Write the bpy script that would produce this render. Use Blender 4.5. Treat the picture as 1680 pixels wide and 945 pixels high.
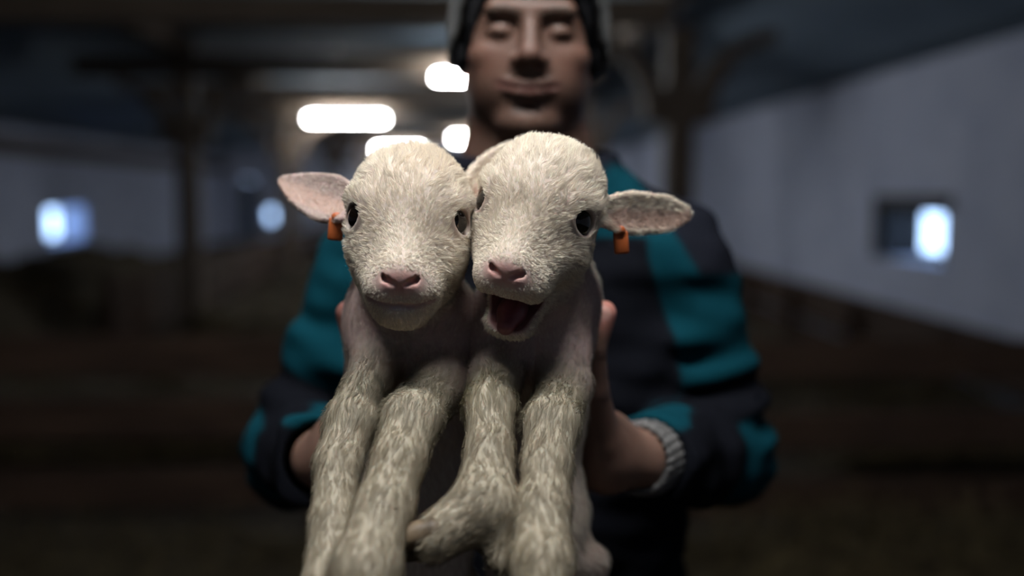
import bpy, bmesh, math, random
import numpy as np
from mathutils import Vector, Matrix, kdtree

for o in list(bpy.data.objects):
    bpy.data.objects.remove(o, do_unlink=True)
SC = bpy.context.scene
COL = SC.collection
random.seed(4)
RNG = np.random.default_rng(7)

# ------------------------------------------------------------------ camera, world, exposure
CAM_Z = 1.45
F_PX = 1680 * 35.0 / 36.0
PITCH = math.atan(157.5 / F_PX)          # horizon at pixel row 315
YAW = math.atan(70.0 / F_PX)             # the barn's axis vanishes at pixel column 770
cam_d = bpy.data.cameras.new('camera')
cam = bpy.data.objects.new('camera', cam_d)
COL.objects.link(cam)
cam.location = (0, 0, CAM_Z)
cam.rotation_euler = (math.pi / 2 - PITCH, 0, -YAW)
cam_d.lens = 35
cam_d.sensor_width = 36
cam_d.clip_start = 0.02
cam_d.clip_end = 200
cam_d.dof.use_dof = True
cam_d.dof.focus_distance = 0.762
cam_d.dof.aperture_fstop = 1.62
SC.camera = cam

world = bpy.data.worlds.new('overcast_sky')
SC.world = world
world.use_nodes = True
wb = world.node_tree.nodes['Background']
wb.inputs['Color'].default_value = (0.50, 0.68, 1.0, 1)
wb.inputs['Strength'].default_value = 6.0
SC.view_settings.view_transform = 'Standard'
SC.view_settings.look = 'None'
SC.view_settings.gamma = 1.0
SC.view_settings.use_curve_mapping = False
SC.view_settings.exposure = 0.0
TUBE_POWER = 245.0                        # emission strength of each fluorescent tube
TUBE_COL = (0.98, 0.975, 0.97)

# ------------------------------------------------------------------ materials
def new_mat(name, rough=0.7, spec=0.3):
    m = bpy.data.materials.new(name)
    m.use_nodes = True
    b = m.node_tree.nodes['Principled BSDF']
    b.inputs['Roughness'].default_value = rough
    b.inputs['Specular IOR Level'].default_value = spec
    return m, m.node_tree, b

def noise_mat(name, c1, c2, scale=8.0, rough=0.8, bump=0.2, stretch=(1, 1, 1), spec=0.25, detail=5, bdist=0.01):
    m, t, b = new_mat(name, rough, spec)
    tc = t.nodes.new('ShaderNodeTexCoord')
    mp = t.nodes.new('ShaderNodeMapping')
    mp.inputs['Scale'].default_value = stretch
    n = t.nodes.new('ShaderNodeTexNoise')
    n.inputs['Scale'].default_value = scale
    n.inputs['Detail'].default_value = detail
    r = t.nodes.new('ShaderNodeValToRGB')
    r.color_ramp.elements[0].position = 0.32
    r.color_ramp.elements[1].position = 0.68
    r.color_ramp.elements[0].color = (*c1, 1)
    r.color_ramp.elements[1].color = (*c2, 1)
    t.links.new(tc.outputs['Object'], mp.inputs['Vector'])
    t.links.new(mp.outputs['Vector'], n.inputs['Vector'])
    t.links.new(n.outputs['Fac'], r.inputs['Fac'])
    t.links.new(r.outputs['Color'], b.inputs['Base Color'])
    if bump:
        bp = t.nodes.new('ShaderNodeBump')
        bp.inputs['Strength'].default_value = bump
        bp.inputs['Distance'].default_value = bdist
        t.links.new(n.outputs['Fac'], bp.inputs['Height'])
        t.links.new(bp.outputs['Normal'], b.inputs['Normal'])
    return m

def attr_mat(name, rough=0.6, spec=0.3, nscale=300.0, bump=0.15, bdist=0.001, sss=0.0, translucent=0.0):
    """colour comes from the mesh's own colour attribute (what the thing is dyed or grown in)"""
    m, t, b = new_mat(name, rough, spec)
    a = t.nodes.new('ShaderNodeAttribute')
    a.attribute_name = 'col'
    t.links.new(a.outputs['Color'], b.inputs['Base Color'])
    if bump:
        tc = t.nodes.new('ShaderNodeTexCoord')
        n = t.nodes.new('ShaderNodeTexNoise')
        n.inputs['Scale'].default_value = nscale
        n.inputs['Detail'].default_value = 4
        bp = t.nodes.new('ShaderNodeBump')
        bp.inputs['Strength'].default_value = bump
        bp.inputs['Distance'].default_value = bdist
        t.links.new(tc.outputs['Object'], n.inputs['Vector'])
        t.links.new(n.outputs['Fac'], bp.inputs['Height'])
        t.links.new(bp.outputs['Normal'], b.inputs['Normal'])
    if sss:
        b.inputs['Subsurface Weight'].default_value = sss
        b.inputs['Subsurface Radius'].default_value = (1.0, 0.35, 0.2)
        b.inputs['Subsurface Scale'].default_value = 0.006
    if translucent:
        out = t.nodes['Material Output']
        tr = t.nodes.new('ShaderNodeBsdfTranslucent')
        mx = t.nodes.new('ShaderNodeMixShader')
        mx.inputs['Fac'].default_value = translucent
        t.links.new(a.outputs['Color'], tr.inputs['Color'])
        t.links.new(b.outputs['BSDF'], mx.inputs[1])
        t.links.new(tr.outputs['BSDF'], mx.inputs[2])
        t.links.new(mx.outputs['Shader'], out.inputs['Surface'])
    return m

def emit_mat(name, col, strength):
    m, t, b = new_mat(name)
    b.inputs['Base Color'].default_value = (0.9, 0.9, 0.9, 1)
    b.inputs['Emission Color'].default_value = (*col, 1)
    b.inputs['Emission Strength'].default_value = strength
    return m

def glass_mat(name):
    m, t, b = new_mat(name)
    out = t.nodes['Material Output']
    tr = t.nodes.new('ShaderNodeBsdfTransparent')
    tr.inputs['Color'].default_value = (0.86, 0.9, 0.93, 1)
    gl = t.nodes.new('ShaderNodeBsdfGlossy')
    gl.inputs['Roughness'].default_value = 0.05
    mx = t.nodes.new('ShaderNodeMixShader')
    mx.inputs['Fac'].default_value = 0.06
    t.links.new(tr.outputs['BSDF'], mx.inputs[1])
    t.links.new(gl.outputs['BSDF'], mx.inputs[2])
    t.links.new(mx.outputs['Shader'], out.inputs['Surface'])
    t.nodes.remove(b)
    return m

M = {}
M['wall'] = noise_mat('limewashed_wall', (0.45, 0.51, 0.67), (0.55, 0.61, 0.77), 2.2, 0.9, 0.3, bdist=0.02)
M['ceiling'] = noise_mat('blue_grey_ceiling', (0.15, 0.21, 0.28), (0.20, 0.27, 0.34), 1.5, 0.85, 0.2)
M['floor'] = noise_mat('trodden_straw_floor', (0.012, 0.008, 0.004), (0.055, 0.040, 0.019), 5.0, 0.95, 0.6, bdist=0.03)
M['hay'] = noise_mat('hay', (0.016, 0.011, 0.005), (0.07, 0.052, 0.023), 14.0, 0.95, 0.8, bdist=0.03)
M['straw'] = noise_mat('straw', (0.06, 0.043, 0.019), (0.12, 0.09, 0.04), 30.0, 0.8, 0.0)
M['timber'] = noise_mat('old_timber', (0.07, 0.054, 0.042), (0.13, 0.10, 0.076), 6.0, 0.8, 0.4, (5, 5, 0.5))
M['beam'] = noise_mat('beam_timber', (0.10, 0.077, 0.057), (0.17, 0.132, 0.10), 6.0, 0.8, 0.4, (0.5, 5, 5))
M['board'] = noise_mat('pen_board', (0.024, 0.013, 0.008), (0.058, 0.033, 0.020), 6.0, 0.8, 0.4, (0.5, 5, 5))
M['frame'] = noise_mat('window_frame_wood', (0.018, 0.018, 0.02), (0.035, 0.033, 0.032), 8.0, 0.7, 0.1)
M['door'] = noise_mat('blue_grey_door', (0.05, 0.08, 0.12), (0.08, 0.11, 0.16), 4.0, 0.7, 0.1)
M['glass'] = glass_mat('window_glass')
M['lamp_white'] = noise_mat('lamp_housing_enamel', (0.70, 0.71, 0.72), (0.76, 0.77, 0.78), 3.0, 0.4, 0.0)
M['tube'] = emit_mat('lit_fluorescent_tube', TUBE_COL, TUBE_POWER)
M['tube_off'] = noise_mat('unlit_fluorescent_tube', (0.8, 0.8, 0.82), (0.85, 0.85, 0.87), 3.0, 0.3, 0.0)
M['steel'] = noise_mat('galvanised_steel', (0.35, 0.36, 0.38), (0.45, 0.46, 0.48), 20.0, 0.4, 0.0)
M['steel'].node_tree.nodes['Principled BSDF'].inputs['Metallic'].default_value = 0.8
M['lamb'] = attr_mat('lamb_skin', 0.6, 0.25, 700.0, 0.25, 0.0006, sss=0.15)
M['fur'] = attr_mat('lamb_fur', 0.55, 0.3, bump=0, translucent=0.45)
M['eye'] = new_mat('lamb_eye', 0.06, 0.6)[0]
M['eye'].node_tree.nodes['Principled BSDF'].inputs['Base Color'].default_value = (0.006, 0.004, 0.003, 1)
M['tongue'] = noise_mat('tongue', (0.20, 0.060, 0.065), (0.28, 0.09, 0.10), 120.0, 0.35, 0.2, spec=0.5, bdist=0.001)
M['hoof'] = noise_mat('hoof_horn', (0.07, 0.05, 0.032), (0.16, 0.115, 0.07), 80.0, 0.5, 0.2, bdist=0.001)
M['tag'] = noise_mat('orange_tag_plastic', (0.36, 0.085, 0.025), (0.44, 0.11, 0.03), 30.0, 0.4, 0.0)
M['skin'] = attr_mat('skin', 0.5, 0.3, 500.0, 0.2, 0.0006, sss=0.2)
M['jacket'] = attr_mat('work_jacket_cloth', 0.9, 0.04, 900.0, 0.3, 0.0006)
M['cuff'] = noise_mat('pale_knit_cuff', (0.11, 0.105, 0.10), (0.17, 0.165, 0.16), 90.0, 0.9, 0.5, (1, 1, 3), bdist=0.002)
M['knit'] = noise_mat('grey_knit', (0.07, 0.07, 0.07), (0.13, 0.13, 0.125), 120.0, 0.95, 0.6, (3, 3, 1), bdist=0.003)
M['lining'] = noise_mat('black_fleece', (0.008, 0.008, 0.010), (0.016, 0.016, 0.018), 200.0, 0.95, 0.4, bdist=0.002)
M['trouser'] = noise_mat('dark_work_trousers', (0.012, 0.013, 0.017), (0.022, 0.023, 0.028), 60.0, 0.9, 0.3, bdist=0.002)
M['rubber'] = noise_mat('black_rubber_boot', (0.012, 0.012, 0.012), (0.02, 0.02, 0.02), 20.0, 0.45, 0.05)
M['snap'] = noise_mat('metal_snap', (0.6, 0.6, 0.62), (0.7, 0.7, 0.72), 50.0, 0.3, 0.0)

# ------------------------------------------------------------------ object helpers
def tag(o, label=None, cat=None, group=None, kind=None):
    if label: o['label'] = label
    if cat: o['category'] = cat
    if group: o['group'] = group
    if kind: o['kind'] = kind
    return o

def empty(name, loc, rz=0.0):
    o = bpy.data.objects.new(name, None)
    o.empty_display_size = 0.05
    COL.objects.link(o)
    o.location = loc
    o.rotation_euler = (0, 0, rz)
    return o

def link(name, me, mat, parent=None):
    o = bpy.data.objects.new(name, me)
    COL.objects.link(o)
    if mat is not None:
        me.materials.append(mat)
    if parent is not None:
        o.parent = parent
    return o

class MB:
    """collects boxes, tubes and lathes into one mesh"""
    def __init__(self):
        self.bm = bmesh.new()
    def box(self, c, s, rot=None, bevel=0.0):
        mat = Matrix.Translation(c)
        if rot is not None:
            mat = mat @ rot.to_4x4()
        mat = mat @ Matrix.Diagonal((s[0], s[1], s[2], 1))
        r = bmesh.ops.create_cube(self.bm, size=1.0, matrix=mat)
        if bevel:
            es = list({e for v in r['verts'] for e in v.link_edges})
            bmesh.ops.bevel(self.bm, geom=es, offset=bevel, segments=2, affect='EDGES', profile=0.5)
        return self
    def tube(self, pts, radii, seg=12, cap=True):
        pts = [Vector(p) for p in pts]
        rings = []
        for i, p in enumerate(pts):
            a = pts[max(i - 1, 0)]; b = pts[min(i + 1, len(pts) - 1)]
            d = (b - a).normalized()
            up = Vector((0, 0, 1)) if abs(d.z) < 0.9 else Vector((1, 0, 0))
            u = d.cross(up).normalized(); w = u.cross(d)
            r = radii[i] if hasattr(radii, '__len__') else radii
            rings.append([self.bm.verts.new(p + (u * math.cos(2 * math.pi * k / seg) + w * math.sin(2 * math.pi * k / seg)) * r) for k in range(seg)])
        for i in range(len(rings) - 1):
            for k in range(seg):
                self.bm.faces.new((rings[i][k], rings[i][(k + 1) % seg], rings[i + 1][(k + 1) % seg], rings[i + 1][k]))
        if cap:
            self.bm.faces.new(rings[0][::-1]); self.bm.faces.new(rings[-1])
        return self
    def prism(self, outline, y0, y1):
        """outline of (x, z) points extruded along y"""
        A = [self.bm.verts.new((x, y0, z)) for x, z in outline]
        B = [self.bm.verts.new((x, y1, z)) for x, z in outline]
        n = len(A)
        self.bm.faces.new(A); self.bm.faces.new(B[::-1])
        for i in range(n):
            self.bm.faces.new((A[i], B[i], B[(i + 1) % n], A[(i + 1) % n]))
        return self
    def build(self, name, mat, parent=None, smooth=False):
        bmesh.ops.recalc_face_normals(self.bm, faces=self.bm.faces)
        me = bpy.data.meshes.new(name)
        self.bm.to_mesh(me); self.bm.free()
        if smooth:
            for p in me.polygons: p.use_smooth = True
        return link(name, me, mat, parent)

def copy_tree(o, parent=None):
    c = o.copy(); COL.objects.link(c)
    if parent is not None: c.parent = parent
    for ch in list(o.children): copy_tree(ch, c)
    return c

# ------------------------------------------------------------------ implicit surfaces -> one continuous mesh
F4 = np.float32
V3 = lambda *a: np.array(a, dtype=F4)
def smin(a, b, k):
    h = np.clip(0.5 + 0.5 * (b - a) / k, 0, 1)
    return b + (a - b) * h - k * h * (1 - h)
def smax(a, b, k):
    return -smin(-a, -b, k)
def ell(c, r, R=None):
    c = V3(*c); r = V3(*r)
    def f(P):
        q = P - c
        if R is not None: q = q @ R            # R columns = local axes
        k0 = np.sqrt(((q / r) ** 2).sum(1)); k1 = np.sqrt(((q / (r * r)) ** 2).sum(1)) + 1e-12
        return k0 * (k0 - 1.0) / k1
    return f
def cone(a, b, ra, rb):
    a = V3(*a); b = V3(*b); ba = b - a; L2 = ba @ ba + 1e-12
    def f(P):
        q = P - a
        t = np.clip((q @ ba) / L2, 0, 1)
        return np.sqrt(((q - t[:, None] * ba) ** 2).sum(1)) - (ra + (rb - ra) * t)
    return f
def chain(pts, radii):
    return [cone(pts[i], pts[i + 1], radii[i], radii[i + 1]) for i in range(len(pts) - 1)]
def run(ops, P):
    d = None
    for op, k, f in ops:
        e = f(P)
        if d is None: d = e
        elif op == 'u': d = smin(d, e, k)
        elif op == 's': d = smax(d, -e, k)
        elif op == 'i': d = smax(d, e, k)
    return d
def pn(P, scale, seed, n=7):
    """smooth pseudo noise in about -1..1"""
    r = np.random.default_rng(seed)
    out = np.zeros(len(P), F4)
    for i in range(n):
        k = r.normal(size=3); k *= scale * r.uniform(0.6, 1.5) / np.linalg.norm(k)
        out += np.sin(P @ k.astype(F4) + F4(r.uniform(0, 6.28)))
    return out / (n ** 0.5) * 0.9
def frame_from(z_axis, hint):
    z = V3(*z_axis); z /= np.linalg.norm(z)
    x = np.cross(V3(*hint), z); x /= np.linalg.norm(x)
    return np.stack([x, np.cross(z, x), z], 1)

def surface(sdf, lo, hi, h, levels=3, margin=1.6):
    lo = V3(*lo); hi = V3(*hi)
    s = 2 ** levels
    n = np.ceil((hi - lo) / (h * s)).astype(int)
    g = np.stack(np.meshgrid(*[np.arange(k) for k in n], indexing='ij'), -1).reshape(-1, 3)
    while True:
        d = sdf((lo + (g + 0.5) * h * s).astype(F4))
        g = g[np.abs(d) < 0.87 * h * s * margin]
        if s == 1: break
        s //= 2
        off = np.stack(np.meshgrid([0, 1], [0, 1], [0, 1], indexing='ij'), -1).reshape(-1, 3)
        g = (g[:, None, :] * 2 + off[None]).reshape(-1, 3)
    N = np.ceil((hi - lo) / h).astype(np.int64) + 20
    lin = lambda q: (q[..., 0] * N[1] + q[..., 1]) * N[2] + q[..., 2]
    g = g[np.argsort(lin(g))]
    cid = lin(g)
    off = np.array([[i, j, k] for i in (0, 1) for j in (0, 1) for k in (0, 1)])
    cor = g[:, None, :] + off[None]
    pid, inv = np.unique(lin(cor).ravel(), return_inverse=True)
    pts = np.stack([pid // (N[1] * N[2]), (pid // N[2]) % N[1], pid % N[2]], 1)
    val = sdf((lo + pts * h).astype(F4))
    cv = val[inv].reshape(-1, 8)
    act = (cv.min(1) < 0) & (cv.max(1) >= 0)
    vi = np.full(len(g), -1); vi[act] = np.arange(act.sum())
    ga = g[act]; ca = cv[act]
    acc = np.zeros((len(ga), 3)); cnt = np.zeros(len(ga))
    for a in range(8):
        for b in range(a + 1, 8):
            if np.abs(off[a] - off[b]).sum() != 1: continue
            va, vb = ca[:, a], ca[:, b]
            m = (va < 0) != (vb < 0)
            t = np.where(m, va / np.where(m, va - vb, 1), 0)
            acc += np.where(m[:, None], off[a] + t[:, None] * (off[b] - off[a]), 0); cnt += m
    V = (lo + (ga + acc / cnt[:, None]) * h).astype(F4)
    quads = []
    for ax in range(3):
        e = np.zeros(3, int); e[ax] = 1
        b1 = np.zeros(3, int); b1[(ax + 1) % 3] = 1
        b2 = np.zeros(3, int); b2[(ax + 2) % 3] = 1
        v0 = cv[:, 0]; v1 = cv[:, [i for i in range(8) if (off[i] == e).all()][0]]
        m = (v0 < 0) != (v1 < 0)
        base = g[m]
        idx = []
        ok = np.ones(len(base), bool)
        for q in (base, base - b1, base - b1 - b2, base - b2):
            l = lin(q); p = np.clip(np.searchsorted(cid, l), 0, len(cid) - 1)
            good = (cid[p] == l) & (vi[p] >= 0)
            ok &= good; idx.append(vi[p])
        Q = np.stack(idx, 1)[ok]
        flip = (v0[m] >= 0)[ok]
        Q[flip] = Q[flip][:, ::-1]
        quads.append(Q)
    Q = np.concatenate(quads)
    eps = F4(h * 0.3)
    for _ in range(1):
        G = grad(sdf, V, eps); d = sdf(V)
        V = V - G * np.clip(d, -h * 0.5, h * 0.5)[:, None]
    return V, Q

def grad(sdf, V, eps=0.0006):
    G = np.stack([sdf(V + eps * a) - sdf(V - eps * a) for a in np.eye(3, dtype=F4)], 1)
    return G / (np.linalg.norm(G, axis=1)[:, None] + 1e-12)

def mesh_obj(name, V, Q, mat, parent, base=(0, 0, 0), colors=None, smooth=True):
    me = bpy.data.meshes.new(name)
    V = V - V3(*base)
    me.vertices.add(len(V)); me.vertices.foreach_set('co', V.astype(np.float32).ravel())
    nq = Q.shape[1]
    me.loops.add(Q.size); me.loops.foreach_set('vertex_index', Q.astype(np.int32).ravel())
    me.polygons.add(len(Q))
    me.polygons.foreach_set('loop_start', (np.arange(len(Q)) * nq).astype(np.int32))
    me.update(calc_edges=True)
    me.polygons.foreach_set('use_smooth', np.full(len(Q), smooth))
    if colors is not None:
        at = me.color_attributes.new('col', 'FLOAT_COLOR', 'POINT')
        c4 = np.ones((len(V), 4), np.float32); c4[:, :3] = colors
        at.data.foreach_set('color', c4.ravel())
    me.validate()
    return link(name, me, mat, parent)

def mixc(col, m, c):
    m = np.clip(m, 0, 1)[:, None]
    return col * (1 - m) + V3(*c) * m

# rig frame: x to the camera's right, y away from it, z up; the barn is turned by YAW against it
def W(px, py, d):
    u = -(py - 472.5) / F_PX * d
    return V3((px - 840) / F_PX * d, d * math.cos(PITCH) + u * math.sin(PITCH), CAM_Z + u * math.cos(PITCH) - d * math.sin(PITCH))
def rig_empty(name, base):
    v = Matrix.Rotation(-YAW, 3, 'Z') @ Vector(base)
    return empty(name, v, -YAW)
def rotm(rx=0, ry=0, rz=0):
    m = Matrix.Rotation(math.radians(rz), 3, 'Z') @ Matrix.Rotation(math.radians(rx), 3, 'X') @ Matrix.Rotation(math.radians(ry), 3, 'Y')
    return np.array(m, dtype=F4)

# ------------------------------------------------------------------ the barn (structure)
XL, XR, YF, YB, ZW, ZC = -7.3, 3.65, 30.0, -5.0, 2.5, 2.95
def wall_with_holes(name, x0, x1, y0, y1, z0, z1, holes, mat):
    """a wall running along y; holes = (ya, yb, za, zb)"""
    mb = MB(); y = y0
    for ya, yb, za, zb in sorted(holes):
        mb.box(((x0 + x1) / 2, (y + ya) / 2, (z0 + z1) / 2), (x1 - x0, ya - y, z1 - z0))
        mb.box(((x0 + x1) / 2, (ya + yb) / 2, (z0 + za) / 2), (x1 - x0, yb - ya, za - z0))
        mb.box(((x0 + x1) / 2, (ya + yb) / 2, (zb + z1) / 2), (x1 - x0, yb - ya, z1 - zb))
        y = yb
    mb.box(((x0 + x1) / 2, (y + y1) / 2, (z0 + z1) / 2), (x1 - x0, y1 - y, z1 - z0))
    return tag(mb.build(name, mat), kind='structure')

WIN_L = (17.60, 19.30, 0.56, 1.18)
WIN_R = (7.50, 8.66, 0.88, 1.32)
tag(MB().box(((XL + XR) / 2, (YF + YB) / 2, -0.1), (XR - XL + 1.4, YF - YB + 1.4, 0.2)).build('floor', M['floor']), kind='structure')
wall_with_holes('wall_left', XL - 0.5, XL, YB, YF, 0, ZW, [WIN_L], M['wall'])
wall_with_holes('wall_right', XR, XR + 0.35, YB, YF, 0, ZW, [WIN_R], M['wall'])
tag(MB().box(((XL + XR) / 2, YB - 0.2, ZC / 2 + 0.1), (XR - XL + 1.2, 0.4, ZC + 0.4)).build('wall_back', M['wall']), kind='structure')
# far gable wall with a window and a door
FW = MB()
FW.box((XL - 0.15, YF + 0.2, 1.6), (0.7, 0.4, 3.2))
FW.box((-6.55, YF + 0.2, 2.5), (0.5, 0.4, 1.4))
FW.box((XL + 0.35, YF + 0.2, 1.6), (0.3, 0.4, 3.2))
FW.box((-6.25, YF + 0.2, 1.6), (0.12, 0.4, 3.2))
FW.box((-5.94, YF + 0.2, 0.275), (0.5, 0.4, 0.55))
FW.box((-5.94, YF + 0.2, 2.1), (0.5, 0.4, 2.3))
FW.box((-6.13, YF + 0.2, 0.75), (0.12, 0.4, 0.4))
FW.box((-5.75, YF + 0.2, 0.75), (0.12, 0.4, 0.4))
FW.box(((-5.69 + XR + 0.5) / 2, YF + 0.2, 1.6), (XR + 0.5 + 5.69, 0.4, 3.2))
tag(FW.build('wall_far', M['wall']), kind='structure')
# ceiling: flat over the middle, sloping down to both walls
cb = MB()
prof = [(XL - 0.5, ZW), (-4.4, ZC + 0.12), (2.0, ZC + 0.12), (XR + 0.35, ZW)]
out = prof + [(x, z + 0.12) for x, z in prof[::-1]]
cb.prism(out, YB - 0.4, YF + 0.4)
tag(cb.build('ceiling', M['ceiling']), kind='structure')
tag(MB().box((XL + 0.09, (YF + YB) / 2, 2.18), (0.18, YF - YB, 0.26), bevel=0.01).build('trim_1', M['timber']), kind='structure')

def window(name, x, y0, y1, z0, z1, sgn):
    r = empty(name, (x, (y0 + y1) / 2, z0)); tag(r, kind='structure')
    w = y1 - y0; hgt = z1 - z0; t = 0.055
    f = MB()
    f.box((0, 0, t / 2), (0.06, w, t)); f.box((0, 0, hgt - t / 2), (0.06, w, t))
    f.box((0, -w / 2 + t / 2, hgt / 2), (0.06, t, hgt - 2 * t)); f.box((0, w / 2 - t / 2, hgt / 2), (0.06, t, hgt - 2 * t))
    f.build('window_frame', M['frame'], r)
    MB().box((0, 0, hgt / 2), (0.045, 0.03, hgt - 2 * t)).build('glazing_bar', M['frame'], r)
    for s in (-1, 1):
        MB().box((0, s * (w / 4 - t / 4), hgt / 2), (0.006, w / 2 - t / 2 - 0.03, hgt - 2 * t)).build('pane', M['glass'], r)
    return r
window('window_1', XL - 0.46, *WIN_L, -1)
w2 = window('window_2', XR + 0.31, *WIN_R, 1)
# dark timber lining of the right-hand window reveal
lw = WIN_R[1] - WIN_R[0]; lh = WIN_R[3] - WIN_R[2]
MB().box((-0.17, lw / 2 - 0.015, lh / 2), (0.28, 0.03, lh), bevel=0.004).build('reveal_board', M['frame'], w2)
MB().box((-0.17, -lw / 2 + 0.015, lh / 2), (0.28, 0.03, lh), bevel=0.004).build('reveal_board', M['frame'], w2)
MB().box((-0.17, 0, lh - 0.015), (0.28, lw - 0.06, 0.03), bevel=0.004).build('reveal_board', M['frame'], w2)
MB().box((-0.34, 0, lh + 0.05), (0.05, lw + 0.2, 0.1), bevel=0.004).build('window_head', M['frame'], w2)
MB().box((-0.34, lw / 2 + 0.05, lh / 2), (0.05, 0.1, lh), bevel=0.004).build('architrave', M['frame'], w2)
w3 = empty('window_3', (-5.94, YF + 0.3, 0.55)); tag(w3, kind='structure')
f = MB()
for s in (-1, 1):
    f.box((s * 0.115, 0, 0.2), (0.03, 0.05, 0.4))
f.box((0, 0, 0.015), (0.2, 0.05, 0.03)); f.box((0, 0, 0.385), (0.2, 0.05, 0.03))
f.build('window_frame', M['frame'], w3)
MB().box((0, 0, 0.2), (0.2, 0.006, 0.34)).build('pane', M['glass'], w3)
d1 = empty('door_1', (-6.555, YF + 0.1, 0)); tag(d1, kind='structure')
for i in range(4):
    MB().box((-0.1875 + i * 0.125, 0, 0.9), (0.12, 0.05, 1.78), bevel=0.004).build('plank', M['door'], d1)
MB().box((0.15, -0.05, 0.95), (0.03, 0.05, 0.14), bevel=0.005).build('door_handle', M['steel'], d1)

# ------------------------------------------------------------------ posts and beams
def brace(mb, side, z0, z1, reach, thick, w):
    """curved knee brace in the x-z plane"""
    n = 8; A = []; B = []
    for i in range(n + 1):
        t = i / n * math.pi / 2
        x = reach - reach * math.cos(t); z = z0 + (z1 - z0) * math.sin(t)
        nx, nz = math.cos(t), -math.sin(t)
        A.append((side * (x - nx * 0), z)); B.append((side * (x + nx * thick), z + nz * thick * 0.6))
    mb.prism([(x, z) for x, z in A] + [(x, z) for x, z in B[::-1]], -w / 2, w / 2)

def make_post(label, group):
    r = empty('timber_post', (0, 0, 0)); tag(r, label, 'post', group)
    MB().box((0, 0, 1.32), (0.20, 0.20, 2.64), bevel=0.012).build('shaft', M['timber'], r)
    for s in (-1, 1):
        mb = MB(); brace(mb, s, 1.95, 2.62, 0.62, 0.16, 0.14)
        b = mb.build('brace', M['timber'], r); b.location = (s * 0.08, 0, 0)
    MB().box((0, 0, 0.06), (0.30, 0.30, 0.12), bevel=0.015).build('foot_block', M['timber'], r)
    return r
post = make_post('dark timber post with curved knee braces in the row facing the bright reveal', 'posts of the left aisle row')
for i, y in enumerate((4.8, 10.6, 16.4, 22.2, 28.0)):
    o = post if i == 0 else copy_tree(post)
    o.location = (-2.93, y, 0)
rp = copy_tree(post)
rp['label'] = 'dark timber post with curved knee braces in the row nearer the bare white wall'
rp['group'] = 'posts of the right aisle row'
for i, y in enumerate((7.3, 13.1, 18.9, 24.7)):
    o = rp if i == 0 else copy_tree(rp)
    o.location = (1.53, y, 0)
for i, (y, sag) in enumerate(((7.3, 0), (10.6, 0), (13.1, 0), (16.4, 0), (22.2, 0), (28.0, 0))):
    b = MB().box((0, 0, 0), (5.6 if i % 2 == 0 else 5.4, 0.22, 0.20), bevel=0.012).build('timber_beam', M['beam'])
    b.location = (-1.35, y, 2.74)
    tag(b, 'brown timber cross beam resting on the posts under the ceiling', 'beam', 'cross beams under the ceiling')
b = MB().box((0, 0, 0), (0.2, YF - YB - 0.6, 0.20), bevel=0.012).build('timber_plate', M['timber'])
b.location = (-2.93, (YF + YB) / 2, 2.945)
tag(b, 'long dark timber plate running over the cross beams above the lamp-side posts', 'beam')
b = MB().box((0, 0, 0), (0.2, YF - YB - 0.6, 0.20), bevel=0.012).build('timber_plate', M['timber'])
b.location = (1.53, (YF + YB) / 2, 2.945)
tag(b, 'long dark timber plate running over the cross beams above the white-wall-side posts', 'beam')

# ------------------------------------------------------------------ tube lamps
def make_lamp(lit, label, group):
    r = empty('tube_lamp', (0, 0, 0)); tag(r, label, 'lamp', group)
    MB().box((0, 0, 0.050), (1.22, 0.06, 0.035), bevel=0.008).build('housing', M['lamp_white'], r)
    MB().tube([(-0.58, 0, 0), (0.58, 0, 0)], 0.019, 10).build('tube', M['tube'] if lit else M['tube_off'], r, True)
    for s in (-1, 1):
        MB().box((s * 0.595, 0, 0.012), (0.03, 0.05, 0.06), bevel=0.004).build('end_cap', M['lamp_white'], r)
        MB().tube([(s * 0.4, 0, 0.08), (s * 0.4, 0, 0.42)], 0.006, 6).build('hanger', M['steel'], r)
    return r
lamp = make_lamp(True, 'lit white fluorescent tube lamp hanging under the barn ceiling', 'lit tube lamps')
for i, (x, y, z) in enumerate(((-1.93, 16.0, 2.60), (0.26, 10.2, 2.60), (0.26, 21.8, 2.60), (-1.91, 27.5, 2.60), (-0.08, 0.47, 2.65))):
    o = lamp if i == 0 else copy_tree(lamp)
    o.location = (x, y, z)
    if i == 4:
        o.rotation_euler = (0, 0, -YAW)
        o['label'] = 'lit white fluorescent tube lamp hanging directly above the two lambs'
off = make_lamp(False, 'unlit white tube lamp hanging between two cross beams', None)
off.location = (-1.75, 8.9, 2.66)

# ------------------------------------------------------------------ pens, mangers and hay
def plank_fence(label, x0, x1, y, zs, hgt, post_z, seed, along='x', group=None):
    rr = random.Random(seed)
    L = x1 - x0
    r = empty('pen_fence', ((x0 + x1) / 2, y, 0) if along == 'x' else (y, (x0 + x1) / 2, 0), 0 if along == 'x' else math.pi / 2)
    tag(r, label, 'fence', group)
    for z in zs:
        b = MB().box((0, 0, 0), (L, 0.035, hgt), bevel=0.006).build('board', M['board'], r)
        b.location = (rr.uniform(-0.02, 0.02), 0, z); b.rotation_euler = (0, rr.uniform(-0.008, 0.008), 0)
    n = max(2, int(L / 1.6) + 1)
    for i in range(n):
        b = MB().box((0, 0, post_z / 2), (0.09, 0.09, post_z), bevel=0.008).build('post', M['board'], r)
        b.location = (-L / 2 + 0.1 + (L - 0.2) * i / (n - 1), 0.065, 0)
plank_fence('low pen fence of brown boards running from the left wall to the lamp-side posts', XL + 0.1, -0.55, 4.15, (0.79, 0.50, 0.21), 0.17, 0.95, 1)
plank_fence('low pen fence of brown boards ending at the right wall under the window', 0.75, XR - 0.1, 4.0, (0.76, 0.47, 0.18), 0.16, 0.92, 2)
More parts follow.
